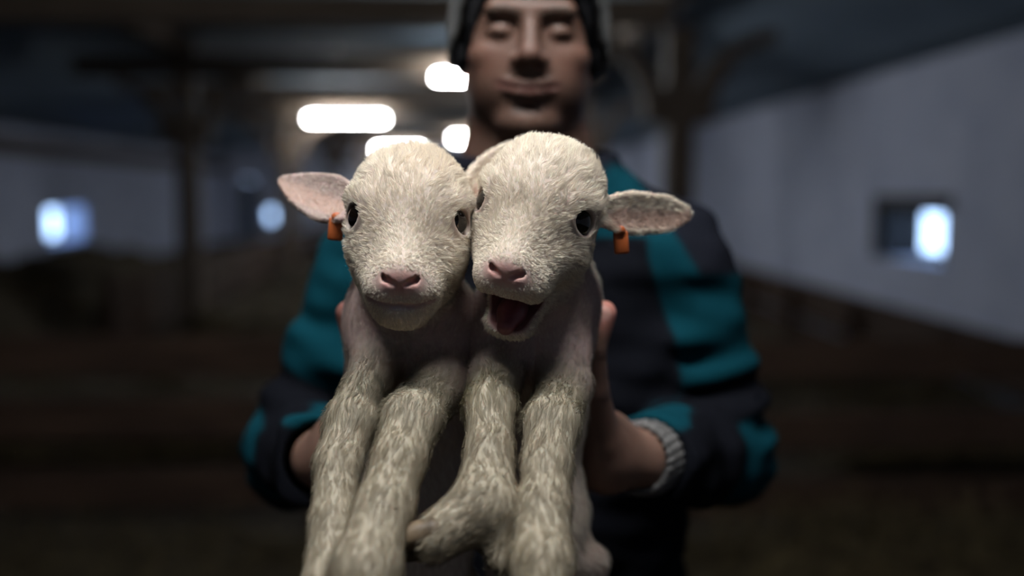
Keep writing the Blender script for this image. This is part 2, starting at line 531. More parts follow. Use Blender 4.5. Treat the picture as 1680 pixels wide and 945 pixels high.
plank_fence('dark board manger front running along the foot of the right wall', 5.0, 28.0, 3.35, (0.46, 0.28, 0.10), 0.165, 0.50, 3, 'y')
plank_fence('dark board pen front running along the lamp-side posts', 9.0, 28.0, -3.2, (0.62, 0.40, 0.18), 0.17, 0.70, 4, 'y')

def heap(name, label, cat, x0, x1, y0, y1, zmax, seed, nx=60, ny=40, blades=2500, edge=0.35):
    """a mound of hay: a lumpy solid with loose stalks sticking out"""
    r = np.random.default_rng(seed)
    X, Y = np.meshgrid(np.linspace(x0, x1, nx), np.linspace(y0, y1, ny), indexing='ij')
    P = np.stack([X.ravel(), Y.ravel(), np.zeros(X.size)], 1)
    ex = np.minimum(X - x0, x1 - X).ravel() / edge; ey = np.minimum(Y - y0, y1 - Y).ravel() / edge
    fall = np.clip(ex, 0, 1) ** 0.5 * np.clip(ey, 0, 1) ** 0.5
    Z = (zmax * (0.75 + 0.22 * pn(P, 2.5, seed) + 0.08 * pn(P, 9, seed + 1)) + 0.02 * pn(P, 30, seed + 2)) * fall
    Z = np.maximum(Z, 0.0) + 0.004
    P[:, 2] = Z
    idx = np.arange(nx * ny).reshape(nx, ny)
    Q = np.stack([idx[:-1, :-1], idx[1:, :-1], idx[1:, 1:], idx[:-1, 1:]], -1).reshape(-1, 4)
    base = V3((x0 + x1) / 2, (y0 + y1) / 2, 0)
    root = empty(name, base); tag(root, label, cat)
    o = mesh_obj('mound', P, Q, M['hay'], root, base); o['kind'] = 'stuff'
    # loose stalks
    k = r.integers(0, len(P), blades)
    A = P[k] + np.stack([r.uniform(-.05, .05, blades), r.uniform(-.05, .05, blades), np.full(blades, 0.0)], 1)
    d = r.normal(size=(blades, 3)); d[:, 2] = np.abs(d[:, 2]) * 0.5; d /= np.linalg.norm(d, axis=1)[:, None]
    B = A + d * r.uniform(0.06, 0.2, blades)[:, None]
    B[:, 2] = np.maximum(B[:, 2], 0.012)
    s = np.cross(d, V3(0.1, 0.2, 1)); s /= np.linalg.norm(s, axis=1)[:, None]; s *= 0.0025
    V = np.stack([A - s, A + s, B + s, B - s], 1).reshape(-1, 3)
    F = np.arange(len(V)).reshape(-1, 4)
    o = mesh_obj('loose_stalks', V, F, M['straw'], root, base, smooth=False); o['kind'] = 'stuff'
heap('hay_heap', 'brown hay heap between the far board pen and the left wall', 'hay', -7.1, -3.45, 7.0, 15.5, 0.72, 11)
heap('hay_heap', 'dark hay heaped in the pen behind the teal sleeve on the lamp side', 'hay', -2.6, -0.9, 8.2, 13.0, 0.48, 12)
heap('hay_heap', 'loose hay lying at the foot of the pen fence that reaches the left wall', 'hay', -4.6, -0.6, 2.75, 4.0, 0.30, 13)
heap('hay_heap', 'loose hay lying at the foot of the pen fence that reaches the right wall', 'hay', 0.8, 3.0, 2.9, 3.85, 0.30, 14)
heap('hay_heap', 'dark hay heap inside the pen behind the board fence toward the right wall', 'hay', 1.8, 3.1, 4.6, 6.9, 0.42, 15)
heap('hay_heap', 'hay bedding spread in the pen behind the fence toward the left wall', 'hay', -6.9, -0.9, 5.0, 6.8, 0.36, 16)


# ------------------------------------------------------------------ lambs
def mirror(c): return (-c[0], c[1], c[2])
def rot_about(p, hinge, a):
    p = V3(*p) - V3(*hinge); c, s = math.cos(a), math.sin(a)
    # positive a swings the jaw tip (towards -y) down
    return (p[0] + hinge[0], c * p[1] - s * p[2] + hinge[1], s * p[1] + c * p[2] + hinge[2])

EYE_N = V3(0.87, -0.49, 0.10); EYE_N = EYE_N / np.linalg.norm(EYE_N)
def lamb_head_ops(jaw):
    hinge = (0, 8, -30); a = math.radians(jaw)
    ops = [('u', 1, ell((0, 8, 17), (48, 54, 44))),
           ('u', 16, ell((0, -14, -4), (43, 40, 44)))]
    ops += [('u', 14, cone((0, -16, -16), (0, -48, -42), 37, 26))]          # bridge of the nose
    ops += [('u', 10, cone((0, -30, -6), (0, -60, -34), 22, 15))]
    for s in (-1, 1):
        ops += [('u', 12, cone((s * 22, -18, -24), (s * 11, -52, -49), 23, 16)),
                ('u', 12, ell((s * 27, 2, -22), (20, 32, 32))),              # cheeks
                ('u', 8, cone((s * 30, -30, 17), (s * 42, -10, 15), 9, 9)),  # brow
                ('u', 9, ell((s * 12, -59, -49), (14, 14, 12)))]             # whisker pads
    ops += [('u', 7, ell((0, -67, -39), (16.5, 9, 10)))]                       # nose pad
    # lower jaw
    J = lambda p: rot_about(p, hinge, a)
    r0 = 27 if jaw < 5 else 20
    for s in (-1, 1):
        ops += [('u', 10, cone(J((s * 14, 0, -42)), J((s * 8, -50, -64)), r0, 15 if jaw < 5 else 10))]
    ops += [('u', 8, ell(J((0, -55, -66)), (16, 13, 13) if jaw < 5 else (18, 12, 9)))]
    ops += [('u', 12, cone((0, 15, -30), (0, 30, -55), 32, 36))]             # throat
    # eyes: raised lids, then the opening
    for s in (-1, 1):
        n = EYE_N * V3(s, 1, 1)
        pos = EYE_POS * V3(s, 1, 1)
        if not EYE_SET:
            tt = np.linspace(0, 70, 700, dtype=F4); st = V3(s * 10, -10, -2)
            dd = run(ops, st + tt[:, None] * n)
            EYE_POS[:] = (st + tt[np.argmax(dd > 0)] * n) * V3(s, 1, 1); EYE_SET.append(1)
            pos = EYE_POS * V3(s, 1, 1)
        u = np.cross(n, V3(0, 0.25 * 1, 1)); u /= np.linalg.norm(u)
        v = np.cross(u, n)
        th = math.radians(20) * s
        u2 = u * math.cos(th) + v * math.sin(th); v2 = np.cross(n, u2)
        R = np.stack([u2, v2, n], 1)
        ops += [('u', 4, ell(pos - n * 0.5, (15.5, 11.6, 2.4), R)),
                ('s', 1.6, ell(pos + n * 0.5, (12.2, 8.8, 7), R))]
    # nostrils, philtrum
    for s in (-1, 1):
        ops += [('s', 1.6, cone((s * 5.0, -77, -44.5), (s * 11, -74, -41), 1.9, 2.5)),
                ('s', 1.6, cone((s * 11, -74, -41), (s * 15.5, -67, -36), 2.4, 1.5))]
    ops += [('s', 2.0, cone((0, -77, -46), (0, -74.5, -58), 1.3, 1.3))]
    if jaw < 5:
        MOUTH.clear()
        for x in np.linspace(-25, 25, 13):
            z = -61.5 + 5.0 * (abs(x) / 25) ** 2 + 0.8 * (abs(x) < 3)
            yy = np.linspace(-100, -10, 900, dtype=F4)
            dd = run(ops, np.stack([np.full(900, x, F4), yy, np.full(900, z, F4)], 1))
            MOUTH.append((x, float(yy[np.argmax(dd < 0)]) + 0.2, z))
        for i in range(12):
            ops += [('s', 1.8, cone(MOUTH[i], MOUTH[i + 1], 1.4, 1.4))]
    else:
        ops += [('s', 3.0, CAVITY(a))]
    return ops
def CAVITY(a):
    hinge = (0, 8, -30)
    J = lambda p, f: rot_about(p, hinge, a * f)
    c1 = cone(J((0, -24, -54), .5), J((0, -70, -61), .52), 16, 16)
    c2 = cone(J((-10, -34, -55), .62), J((-7, -66, -62.5), .70), 12, 12)
    c3 = cone(J((10, -34, -55), .62), J((7, -66, -62.5), .70), 12, 12)
    c4 = cone(J((-12, -34, -54), .34), J((-9, -66, -60), .30), 10, 9)
    c5 = cone(J((12, -34, -54), .34), J((9, -66, -60), .30), 10, 9)
    return lambda P: smin(smin(c1(P), smin(c4(P), c5(P), 4), 4), smin(c2(P), c3(P), 4), 4)
EYE_POS = V3(41.5, -27, -1); EYE_SET = []; MOUTH = []

def ear_sdf(base, tip, front, width, taper=1.7, cup=9.0):
    base = V3(*base); tip = V3(*tip)
    u = tip - base; L = np.linalg.norm(u); u /= L
    w = V3(*front); w -= u * (w @ u); w /= np.linalg.norm(w)
    v = np.cross(w, u)
    def local(P):
        q = P - base
        return q @ u, q @ v, q @ w
    local.sg = 1.0 if v[2] > 0 else -1.0
    def f(P):
        a, b, c = local(P)
        t = np.clip(a / L, 0, 1)
        hw = width * (0.55 + 0.45 * np.sin(np.clip(t / 0.42, 0, 1) * math.pi / 2)) * np.clip(1 - np.clip((t - 0.36) / 0.66, 0, 1) ** taper, 0.02, 1) ** 0.72
        w0 = cup * b * b - 0.012 * np.sin(np.clip(t, 0, 1) * 2.2)
        dv = np.abs(b) - hw + 0.003; dw = np.abs(c - w0) - 0.0004; du = np.maximum(-a - 0.006, a - L + 0.003)
        m = np.maximum(np.maximum(dv, dw), du)
        return (np.sqrt(np.maximum(dv, 0) ** 2 + np.maximum(dw, 0) ** 2 + np.maximum(du, 0) ** 2) + np.minimum(m, 0) - 0.0033) * 0.8
    return f, local, L

def fur_mesh(name, V, Q, N, count, length, flow, colf, parent, base, seed, bias, wild, clear, width=0.00040, lift=0.20):
    r = np.random.default_rng(seed)
    A = V[Q[:, 0]]; B = V[Q[:, 1]]; C = V[Q[:, 2]]; D = V[Q[:, 3]]
    area = (np.linalg.norm(np.cross(B - A, C - A), axis=1) + np.linalg.norm(np.cross(C - A, D - A), axis=1)) / 2
    cen = (A + B + C + D) / 4
    Lf = length(cen)
    wgt = area * bias(cen) * (Lf > 0.0008) * np.clip(0.006 / np.maximum(Lf, 0.003), 0.6, 1.8)
    f = r.choice(len(Q), count, p=wgt / wgt.sum())
    s, t = r.random((2, count))[:, :, None]
    p = (A[f] * (1 - s) + B[f] * s) * (1 - t) + (D[f] * (1 - s) + C[f] * s) * t
    nrm = N[Q[f]].mean(1); nrm /= np.linalg.norm(nrm, axis=1)[:, None]
    L = length(p) * r.uniform(0.65, 1.2, count)
    fl = flow(p, nrm)
    fl += wild(p)[:, None] * (0.42 * np.stack([pn(p, 260, seed + i) for i in range(3)], 1) + 0.20 * r.normal(size=(count, 3)))
    tdir = fl - nrm * (fl * nrm).sum(1)[:, None]
    tdir /= np.linalg.norm(tdir, axis=1)[:, None] + 1e-9
    lf = lift * (1 + 0.6 * pn(p, 180, seed + 5) + 0.35 * r.normal(size=count))
    lf = np.clip(lf, 0.06, 1.2)
    tip = p + L[:, None] * (tdir + nrm * lf[:, None]) / np.sqrt(1 + lf ** 2)[:, None]
    # clumping: tips lean to the nearest clump's tip
    nc = max(count // 12, 10)
    ci = r.choice(count, nc, replace=False)
    kd = kdtree.KDTree(nc)
    for i, c in enumerate(ci): kd.insert(p[c], i)
    kd.balance()
    near = np.array([kd.find(q)[1] for q in p])
    ctip = tip[ci][near]
    far = np.linalg.norm(p[ci][near] - p, axis=1) > 0.008
    k = np.where(far, 0.0, 0.35 + 0.2 * r.random(count))[:, None]
    tip = tip * (1 - k) + ctip * k
    ok = ~(clear(tip) | clear(p * 0.4 + tip * 0.6))
    p, tip, nrm, L, near = p[ok], tip[ok], nrm[ok], L[ok], near[ok]; count = len(p)
    mid = p + (tip - p) * 0.5 + nrm * (L * 0.10)[:, None]
    root = p - nrm * 0.0006
    sd = np.cross(tip - p, nrm); sd /= np.linalg.norm(sd, axis=1)[:, None] + 1e-9
    wv = (width * r.uniform(0.7, 1.3, count))[:, None] * sd * 0.5
    VV = np.stack([root - wv, root + wv, mid + wv * 0.85, mid - wv * 0.85, tip + wv * 0.15, tip - wv * 0.15], 1).reshape(-1, 3)
    b = np.arange(count)[:, None] * 6
    QQ = np.concatenate([b + [[0, 1, 2, 3]], b + [[3, 2, 4, 5]]])
    cc = colf(p) * (r.uniform(0.82, 1.10, count) * r.uniform(0.88, 1.06, nc)[near])[:, None]
    cc = np.clip(cc, 0, 0.92)
    o = mesh_obj(name, VV, QQ, M['fur'], parent, base, np.repeat(cc, 6, 0))
    nn = np.repeat(nrm * 0.8 + sd * 0.0, 6, 0)
    hd = (tip - p); hd /= np.linalg.norm(hd, axis=1)[:, None] + 1e-9
    nn = np.repeat(nrm - 0.8 * hd * (hd * nrm).sum(1)[:, None] + sd * r.uniform(-.4, .4, count)[:, None], 6, 0)
    nn /= np.linalg.norm(nn, axis=1)[:, None]
    o.data.normals_split_custom_set_from_vertices(nn.astype(np.float32))
    o['kind'] = 'stuff'
    return o

def blob(name, c, r, mat, parent, base, R=None, seg=24):
    bm = bmesh.new()
    bmesh.ops.create_uvsphere(bm, u_segments=seg, v_segments=seg // 2, radius=1.0)
    me = bpy.data.meshes.new(name); bm.to_mesh(me); bm.free()
    Rm = np.eye(3) if R is None else R
    for v in me.vertices:
        v.co = Vector(V3(*c) - V3(*base) + Rm @ (V3(*v.co) * V3(*r)))
    for p in me.polygons: p.use_smooth = True
    return link(name, me, mat, parent)

def build_lamb(label, head_o, head_R, jaw, ears, body_pts, body_r, legs, extra, base_px, seed, fur_n, tag_at, hooves, tapers=(1.7, 1.7)):
    hops = lamb_head_ops(jaw)
    head = lambda P: run(hops, ((P - head_o) @ head_R) * 1000.0) / 1000.0
    toh = lambda P: ((P - head_o) @ head_R) * 1000.0
    frh = lambda q: head_R @ (V3(*q) / 1000.0) + head_o
    ears_f = [ear_sdf(frh(b) if len(b) == 3 and abs(b[0]) > 2 else b, t, fr, w, tp) for (b, t, fr, w), tp in zip(ears, tapers)]
    trunk = chain(body_pts, body_r)
    leg_c = [chain(l[0], l[1]) for l in legs]; leg_x = [l[2] if len(l) > 2 else [] for l in legs]
    legs = [l[:2] for l in legs]
    def body(P):
        d = trunk[0](P)
        for f in trunk[1:]: d = smin(d, f(P), 0.03)
        for k, f in extra: d = smin(d, f(P), k)
        res = d
        for lc, fx in zip(leg_c, leg_x):
            e = lc[0](P)
            for f in lc[1:]: e = smin(e, f(P), 0.008)
            for f in fx: e = smin(e, f(P), 0.010)
            res = smin(res, smin(d, e, 0.014), 0.0025)
        return res
    neck = cone(frh((0, 26, -28)), body_pts[0], 0.040, 0.046)
    def sdf(P):
        h = head(P)
        for f, _, _ in ears_f: h = smin(h, f(P), 0.006)
        # keep neck from swelling over the open jaw
        b = smin(body(P), neck(P), 0.03)
        return smin(h, b, 0.012)
    allp = np.concatenate([np.array(body_pts)] + [np.array(p) for p, _ in legs] + [frh((0, 0, 0))[None]] + [np.array([t]) for _, t, _, _ in ears])
    lo = allp.min(0) - 0.11; hi = allp.max(0) + 0.11
    V, Q = surface(sdf, lo, hi, 0.0017)
    N = grad(sdf, V, 0.0008)
    base = V3(base_px[0], base_px[1], V[:, 2].min())
    root = rig_empty('lamb', base)
    tag(root, label, 'lamb')
    # ---- colours of skin and wool
    segs = []
    for p, r in legs:
        for i in range(len(p) - 1): segs.append((V3(*p[i]), V3(*p[i + 1]), i))
    for i in range(len(body_pts) - 1): segs.append((V3(*body_pts[i]), V3(*body_pts[i + 1]), -1))
    def near_seg(P):
        best = np.full(len(P), 9.0); dirs = np.zeros((len(P), 3)); kind = np.zeros(len(P))
        for a, b, i in segs:
            ba = b - a; t = np.clip(((P - a) @ ba) / (ba @ ba), 0, 1)
            d = np.linalg.norm(P - a - t[:, None] * ba, axis=1) - (0.045 if i < 0 else 0.022)
            m = d < best
            best[m] = d[m]; dirs[m] = ba / np.linalg.norm(ba); kind[m] = (i + t)[m] if i >= 0 else -1
        return dirs, kind
    def masks(P):
        q = toh(P)
        m = {}
        m['head'] = np.clip(1.0 - run(hops, q) / 6.0, 0, 1)
        g = lambda c, r: np.exp(-((((q - V3(*c)) / V3(*r)) ** 2).sum(1)) ** 1.5)
        m['nose'] = np.clip(1.25 * g((0, -75, -43), (17.5, 11, 9.5)), 0, 1)
        m['muz'] = np.clip(g((0, -70, -50), (28, 22, 18)), 0, 1)
        m['eye'] = np.clip(g(EYE_POS, (17, 16, 13)) + g(EYE_POS * V3(-1, 1, 1), (17, 16, 13)), 0, 1)
        if jaw < 5:
            d = np.min([cone(MOUTH[i], MOUTH[i + 1], 0, 0)(q) for i in range(12)], axis=0)
            m['lip'] = np.clip(1.0 - d / 5.0, 0, 1); m['cav'] = np.clip(1 - d / 2.4, 0, 1) * 0.6
        else:
            d = CAVITY(math.radians(jaw))(q)
            m['lip'] = np.clip(1 - np.abs(d) / 5.0, 0, 1); m['cav'] = np.clip((0.9 - d) / 1.2, 0, 1)
        m['ear'] = np.zeros(len(P)); m['earin'] = np.zeros(len(P))
        for f, loc, L in ears_f:
            a, b, c = loc(P); dd = f(P)
            on = np.clip(1 - np.abs(dd) / 0.002, 0, 1) * (a > 0.012)
            m['ear'] = np.maximum(m['ear'], on)
            w0 = 9.0 * b * b - 0.012 * np.sin(np.clip(a / L, 0, 1) * 2.2)
            m['earin'] = np.maximum(m['earin'], on * (c - w0 > 0.0008) * np.clip((0.010 - np.abs(b + 0.005 * loc.sg)) / 0.005, 0, 1))
        return m
    def skin_col(P):
        m = masks(P); dirs, kind = near_seg(P)
        c = np.tile(V3(0.60, 0.50, 0.42), (len(P), 1))
        nh = 1 - m['head']
        c = mixc(c, nh * (kind >= 0), (0.48, 0.35, 0.32))
        c = mixc(c, nh * np.clip(kind - 0.6, 0, 1), (0.34, 0.295, 0.22))
        c = mixc(c, m['muz'] * 0.55, (0.66, 0.50, 0.45))
        c = mixc(c, m['nose'] * (1 + 0.15 * pn(P, 900, 3)), (0.52, 0.29, 0.26))
        c = mixc(c, m['lip'] * 0.7, (0.50, 0.30, 0.29))
        c = mixc(c, m['earin'] * 0.85, (0.60, 0.43, 0.36))
        c = mixc(c, m['eye'] * 0.55, (0.24, 0.16, 0.13))
        c = mixc(c, m['cav'], (0.15, 0.035, 0.04))
        return c
    def fur_col(P):
        m = masks(P); dirs, kind = near_seg(P)
        c = np.tile(V3(0.90, 0.825, 0.70), (len(P), 1))
        nh = 1 - m['head']
        c = mixc(c, nh * np.clip(kind - 0.4, 0, 1), (0.35, 0.315, 0.24))
        st = np.clip(pn(P, 55, seed + 40) * 0.8 - 0.1, 0, 1)
        c = mixc(c, nh * np.clip(kind - 0.9, 0, 1) * st * 0.8, (0.32, 0.28, 0.165))
        c = mixc(c, nh * np.clip(kind - 1.9, 0, 1) * 0.5, (0.38, 0.31, 0.215))
        c = mixc(c, nh * (kind >= 0) * np.clip(1.5 - kind, 0, 1) * 0.6, (0.60, 0.49, 0.45))
        c = mixc(c, m['muz'] * 0.35, (0.84, 0.76, 0.70))
        c = mixc(c, m['head'] * np.clip(pn(P, 70, seed + 41) - 0.2, 0, 1) * 0.35, (0.74, 0.62, 0.46))
        c = mixc(c, m['earin'] * 0.85, (0.66, 0.47, 0.38))
        return c
    def length(P):
        m = masks(P); q = toh(P); dirs, kind = near_seg(P)
        L = np.full(len(P), 0.0105, F4)
        hd = m['head']
        crown = np.clip((q[:, 2] - 22) / 30, 0, 1)
        face = np.clip((-q[:, 1] - 30) / 30, 0, 1)
        Lh = 0.0080 + 0.0050 * crown - 0.0036 * face
        L = L * (1 - hd) + Lh * hd
        L = L * np.where((hd < 0.5) & (kind >= 0), 0.95, 1)
        L = np.where((hd < 0.5) & (kind >= 0), 0.0050 + 0.0070 * np.clip((kind - 0.5) / 1.0, 0, 1), L)
        L = np.where((hd < 0.5) & (kind >= 0), L - 0.004 * np.clip(kind - 2.2, 0, 1), L)
        L = L * (1 - 0.35 * m['ear'])
        L = L * (1 - 0.80 * m['muz'] * (1 - m['nose']) * 0.7)
        L = L * (1 - np.clip(m['nose'] * 1.8, 0, 1)) * (1 - np.clip(m['eye'] * 1.6 - 0.35, 0, 1)) * (1 - np.clip(m['cav'] * 3, 0, 1)) * (1 - 0.85 * m['lip'])
        L = L * (1 - 0.4 * m['earin'])
        return L
    def flow(P, n):
        q = toh(P); dirs, kind = near_seg(P); m = masks(P)
        h = q - V3(0, -84, -30)
        h[:, 0] *= 1.3
        h = (h / (np.linalg.norm(h, axis=1)[:, None] + 1e-9)) @ head_R.T
        e = np.zeros_like(h)
        hd = np.clip(m['head'] * 1.5 - 0.2, 0, 1)[:, None]
        out = h * hd + dirs * (1 - hd)
        for (f, loc, L), (b, t, fr, w) in zip(ears_f, ears):
            a, _, _ = loc(P)
            on = (np.abs(f(P)) < 0.003) & (a > 0.01)
            uu = V3(*t) - (frh(b) if abs(b[0]) > 2 else V3(*b)); uu /= np.linalg.norm(uu)
            out[on] = uu
        return out
    def clear(P):
        q = toh(P)
        bad = np.zeros(len(P), bool)
        for s in (-1, 1):
            bad |= np.linalg.norm((q - EYE_POS * V3(s, 1, 1)) / V3(14, 14, 11), axis=1) < 1
        if jaw > 5: bad |= CAVITY(math.radians(jaw))(q) < 0.5
        return bad
    bo = mesh_obj('body', V, Q, M['lamb'], root, base, skin_col(V))
    fur_mesh('fur', V, Q, N, fur_n, length, flow, fur_col, root, base, seed,
             lambda P: 1 + 2.2 * masks(P)['head'] + 1.5 * masks(P)['ear'] + 0.9 * (near_seg(P)[1] > 0.6), lambda P: 0.5 + 0.5 * masks(P)['head'], clear)
    # ---- eyes
    for s in (-1, 1):
        n = EYE_N * V3(s, 1, 1); c = EYE_POS * V3(s, 1, 1) - n * 10.3
        blob('eye', frh(c), (0.0135,) * 3, M['eye'], root, base)

    # ---- hooves
    for c, d, sc in hooves:
        hr = frame_from(d, (1, 0.1, 0.2))
        mesh_hoof(V3(*c), hr, sc, root, base)
    if jaw > 5:
        a = math.radians(jaw); hinge = (0, 8, -30)
        J = lambda p, k=1.0: frh(rot_about(p, hinge, a * k))
        t_ops = [('u', 1, cone(J((0, -22, -57), .9), J((0, -46, -61.5), .9), 0.0115, 0.0105)),
                 ('u', .006, cone(J((0, -46, -61.5), .9), J((0, -61, -63), .93), 0.0105, 0.0075)),
                 ('s', .004, cone(J((0, -25, -42), .9), J((0, -62, -50), .93), 0.0035, 0.0035))]
        ts = lambda P: run(t_ops, P)
        pts = np.array([J((0, -22, -57)), J((0, -61, -64))])
        Vt, Qt = surface(ts, pts.min(0) - 0.03, pts.max(0) + 0.03, 0.0015)
        o = mesh_obj('tongue', Vt, Qt, M['tongue'], root, base)
        o['label'] = 'dark pink tongue in the open mouth'
    # ---- ear tag: a stud and a small flap
    c, nrm, dn = tag_at
    c = V3(*c) - base
    R = frame_from(nrm, dn)                      # x = across, y ~ down
    mbt = MB()
    yv = Vector(V3(*dn) / np.linalg.norm(dn)); zv = Vector(V3(*nrm) / np.linalg.norm(nrm)); xv = yv.cross(zv).normalized(); zv = xv.cross(yv).normalized()
    Rm = Matrix((xv, yv, zv)).transposed()
    mbt.box(Vector(c) + yv * 0.007, (0.0125, 0.019, 0.0042), Rm, 0.0018)
    mbt.tube([Vector(c) - yv * 0.003 - zv * 0.009, Vector(c) - yv * 0.003 + zv * 0.003], [0.0035, 0.0042], 12)
    t = mbt.build('ear_tag', M['tag'], root, True); t['label'] = 'small orange plastic ear tag'
    return root

def mesh_hoof(c, R, sc, root, base):
    """a cloven hoof: two horn claws side by side"""
    for s in (-1, 1):
        ops = [('u', 1, cone((s * 0.0072, 0, -0.004), (s * 0.0078, -0.006, 0.020), 0.0105, 0.0075)),
               ('u', .004, cone((s * 0.0078, -0.004, 0.006), (s * 0.0072, -0.014, 0.021), 0.008, 0.004)),
               ('i', .002, lambda P: P[:, 2] - 0.022)]
        V, Q = surface(lambda P: run(ops, P), (-0.03, -0.03, -0.02), (0.03, 0.03, 0.032), 0.0016)
        mesh_obj('hoof', (V * sc) @ R.T + c, Q, M['hoof'], root, base)

# left lamb (calm, mouth closed)
hoL = W(672, 362, 0.802)
RL = rotm(0, 3, 2)
legL1 = ([W(620, 532, .865), W(620, 598, .835), W(578, 690, .765), W(555, 760, .735), W(546, 860, .70), W(538, 975, .665), W(532, 1050, .645)],
         [.022, .0190, .0195, .0165, .0155, .0185, .015])
legL2 = ([W(722, 566, .865), W(722, 632, .825), W(674, 690, .755), W(655, 755, .72), W(630, 835, .69), W(600, 935, .655), W(585, 1030, .63)],
         [.030, .0235, .0215, .0185, .0195, .0225, .018])
hindL1 = ([W(640, 980, .94), W(600, 1060, .90), W(620, 1180, .93), W(610, 1290, .92)], [.034, .024, .014, .012])
hindL2 = ([W(740, 985, .945), W(760, 1070, .90), W(745, 1190, .93), W(750, 1300, .92)], [.034, .024, .014, .012])
build_lamb('white lamb with closed mouth and pricked sideways ear, held beside the bleating lamb',
           hoL, RL, 0,
           [((-43, 14, 7), W(448, 288, .865), (-0.10, -0.92, 0.30), .0215),
            ((43, 16, 16), W(856, 232, .868), (0.10, -0.9, -0.25), .0155)],
           [W(668, 556, .885), W(672, 650, .905), W(680, 840, .925), W(690, 1000, .945)], [.042, .046, .052, .045],
           [legL1, legL2, hindL1, hindL2],
           [(0.03, ell(W(618, 512, .868), (.021, .028, .026))), (0.03, ell(W(742, 540, .87), (.028, .032, .034))),
            (0.01, cone(W(690, 1030, .97), W(690, 1090, .985), .011, .007))],
           W(672, 600, .9), 100, 92000,
           (W(552, 362, .822), (0.1, -1, -0.2), (-0.1, 0.0, -1)),
           [(W(530, 1075, .638), W(527, 1120, .625) - W(530, 1075, .638), 1.0),
            (W(580, 1062, .622), W(574, 1110, .61) - W(580, 1062, .622), 1.1),
            (W(608, 1312, .92), W(608, 1345, .92) - W(608, 1312, .92), 0.9),
            (W(751, 1322, .92), W(752, 1355, .92) - W(751, 1322, .92), 0.9)])

# right lamb (bleating, mouth open)
hoR = W(885, 347, 0.802)
RR = rotm(2, 12, -14)
legR1 = ([W(822, 566, .865), W(812, 622, .815), W(804, 665, .772), W(803, 740, .735), W(796, 830, .705), W(712, 884, .685)],
         [.028, .0215, .0185, .0165, .0235, .0165],
         [cone(W(815, 850, .70), W(824, 915, .69), .0165, .0105)])
legR2 = ([W(920, 560, .865), W(926, 632, .83), W(905, 696, .765), W(897, 765, .73), W(892, 830, .705), W(890, 925, .67), W(888, 1020, .645)],
         [.024, .0215, .0205, .0175, .0180, .0205, .017])
hindR1 = ([W(912, 900, .945), W(962, 925, .925), W(966, 1070, .93), W(975, 1180, .92)], [.030, .019, .014, .012])
hindR2 = ([W(860, 985, .945), W(850, 1070, .90), W(860, 1190, .93), W(858, 1300, .92)], [.034, .024, .014, .012])
build_lamb('white lamb bleating with wide open mouth, cheek against the calm lamb',
           hoR, RR, 27,
           [((43, 14, 8), W(1142, 352, .858), (0.05, -0.95, 0.02), .0175),
            ((-42, 22, 10), W(806, 268, .93), (-0.6, -0.6, 0.2), .0150)],
           [W(876, 560, .89), W(874, 660, .91), W(874, 850, .93), W(880, 1000, .945)], [.040, .042, .044, .042],
           [legR1, legR2, hindR1, hindR2],
           [(0.03, ell(W(940, 490, .872), (.021, .028, .028))), (0.03, ell(W(808, 545, .87), (.026, .032, .034))),
            (0.01, cone(W(893, 1030, .97), W(893, 1090, .985), .011, .007))],
           W(885, 600, .9), 200, 92000,
           (W(1018, 384, .822), (0.0, -1, -0.2), (0.08, 0.0, -1)),
           [(W(704, 886, .684), W(672, 902, .680) - W(704, 886, .684), 1.0),
            (W(887, 1055, .635), W(886, 1105, .62) - W(887, 1055, .635), 1.05),
            (W(975, 1205, .92), W(976, 1240, .92) - W(975, 1205, .92), 0.9),
            (W(858, 1322, .92), W(858, 1355, .92) - W(858, 1322, .92), 0.9)], (3.2, 1.7))


# ------------------------------------------------------------------ the man
hoM = W(870, 36, 1.085) + V3(0, 0.088, 0)          # middle of the head at eye level
RM = rotm(5, 1.5, 0)
toM = lambda P: ((P - hoM) @ RM) * 1000.0
frM = lambda q: RM @ (V3(*q) / 1000.0) + hoM
face = [('u', 1, ell((0, 14, 34), (75, 94, 86))),
        ('u', 20, ell((0, -28, -28), (65, 60, 82)))]
for s in (-1, 1):
    face += [('u', 18, cone((s * 54, 8, -52), (s * 20, -66, -98), 20, 18)),
             ('u', 16, ell((s * 42, -58, -28), (26, 24, 20))),
             ('u', 20, ell((s * 24, -70, -58), (22, 16, 24))),
             ('u', 22, ell((s * 40, -36, -62), (25, 36, 32)))]
face += [('u', 14, ell((0, -76, -100), (22, 18, 17))),
         ('u', 10, cone((-38, -78, 20), (38, -78, 20), 13, 13))]
for s in (-1, 1):
    face += [('s', 12, ell((s * 32, -96, 0), (19, 14, 12))),
             ('u', 5, ell((s * 32, -72, -2), (17, 15, 12))),
             ('s', 2, cone((s * 18, -89, -8), (s * 46, -82, -7), 1.3, 1.3))]
face += [('u', 9, cone((0, -86, 8), (0, -104, -24), 8, 11)),
         ('u', 5, ell((0, -107, -28), (11, 10, 9)))]
for s in (-1, 1):
    face += [('u', 5, ell((s * 14, -96, -32), (8, 10, 8))),
             ('s', 2.5, ell((s * 7, -103, -38), (3.5, 5, 3)))]
mz = -63
for a, b in (((-29, -84, mz + 4), (-12, -95, mz + 1)), ((-12, -95, mz + 1), (0, -97, mz)), ((0, -97, mz), (12, -95, mz + 1)), ((12, -95, mz + 1), (29, -84, mz + 4))):
    face += [('u', 4, cone((a[0], a[1], a[2] + 4), (b[0], b[1], b[2] + 4), 4.2, 4.8)),
             ('u', 4, cone((a[0], a[1] + 1, a[2] - 5), (b[0], b[1] + 1, b[2] - 5), 4.4, 5.2))]
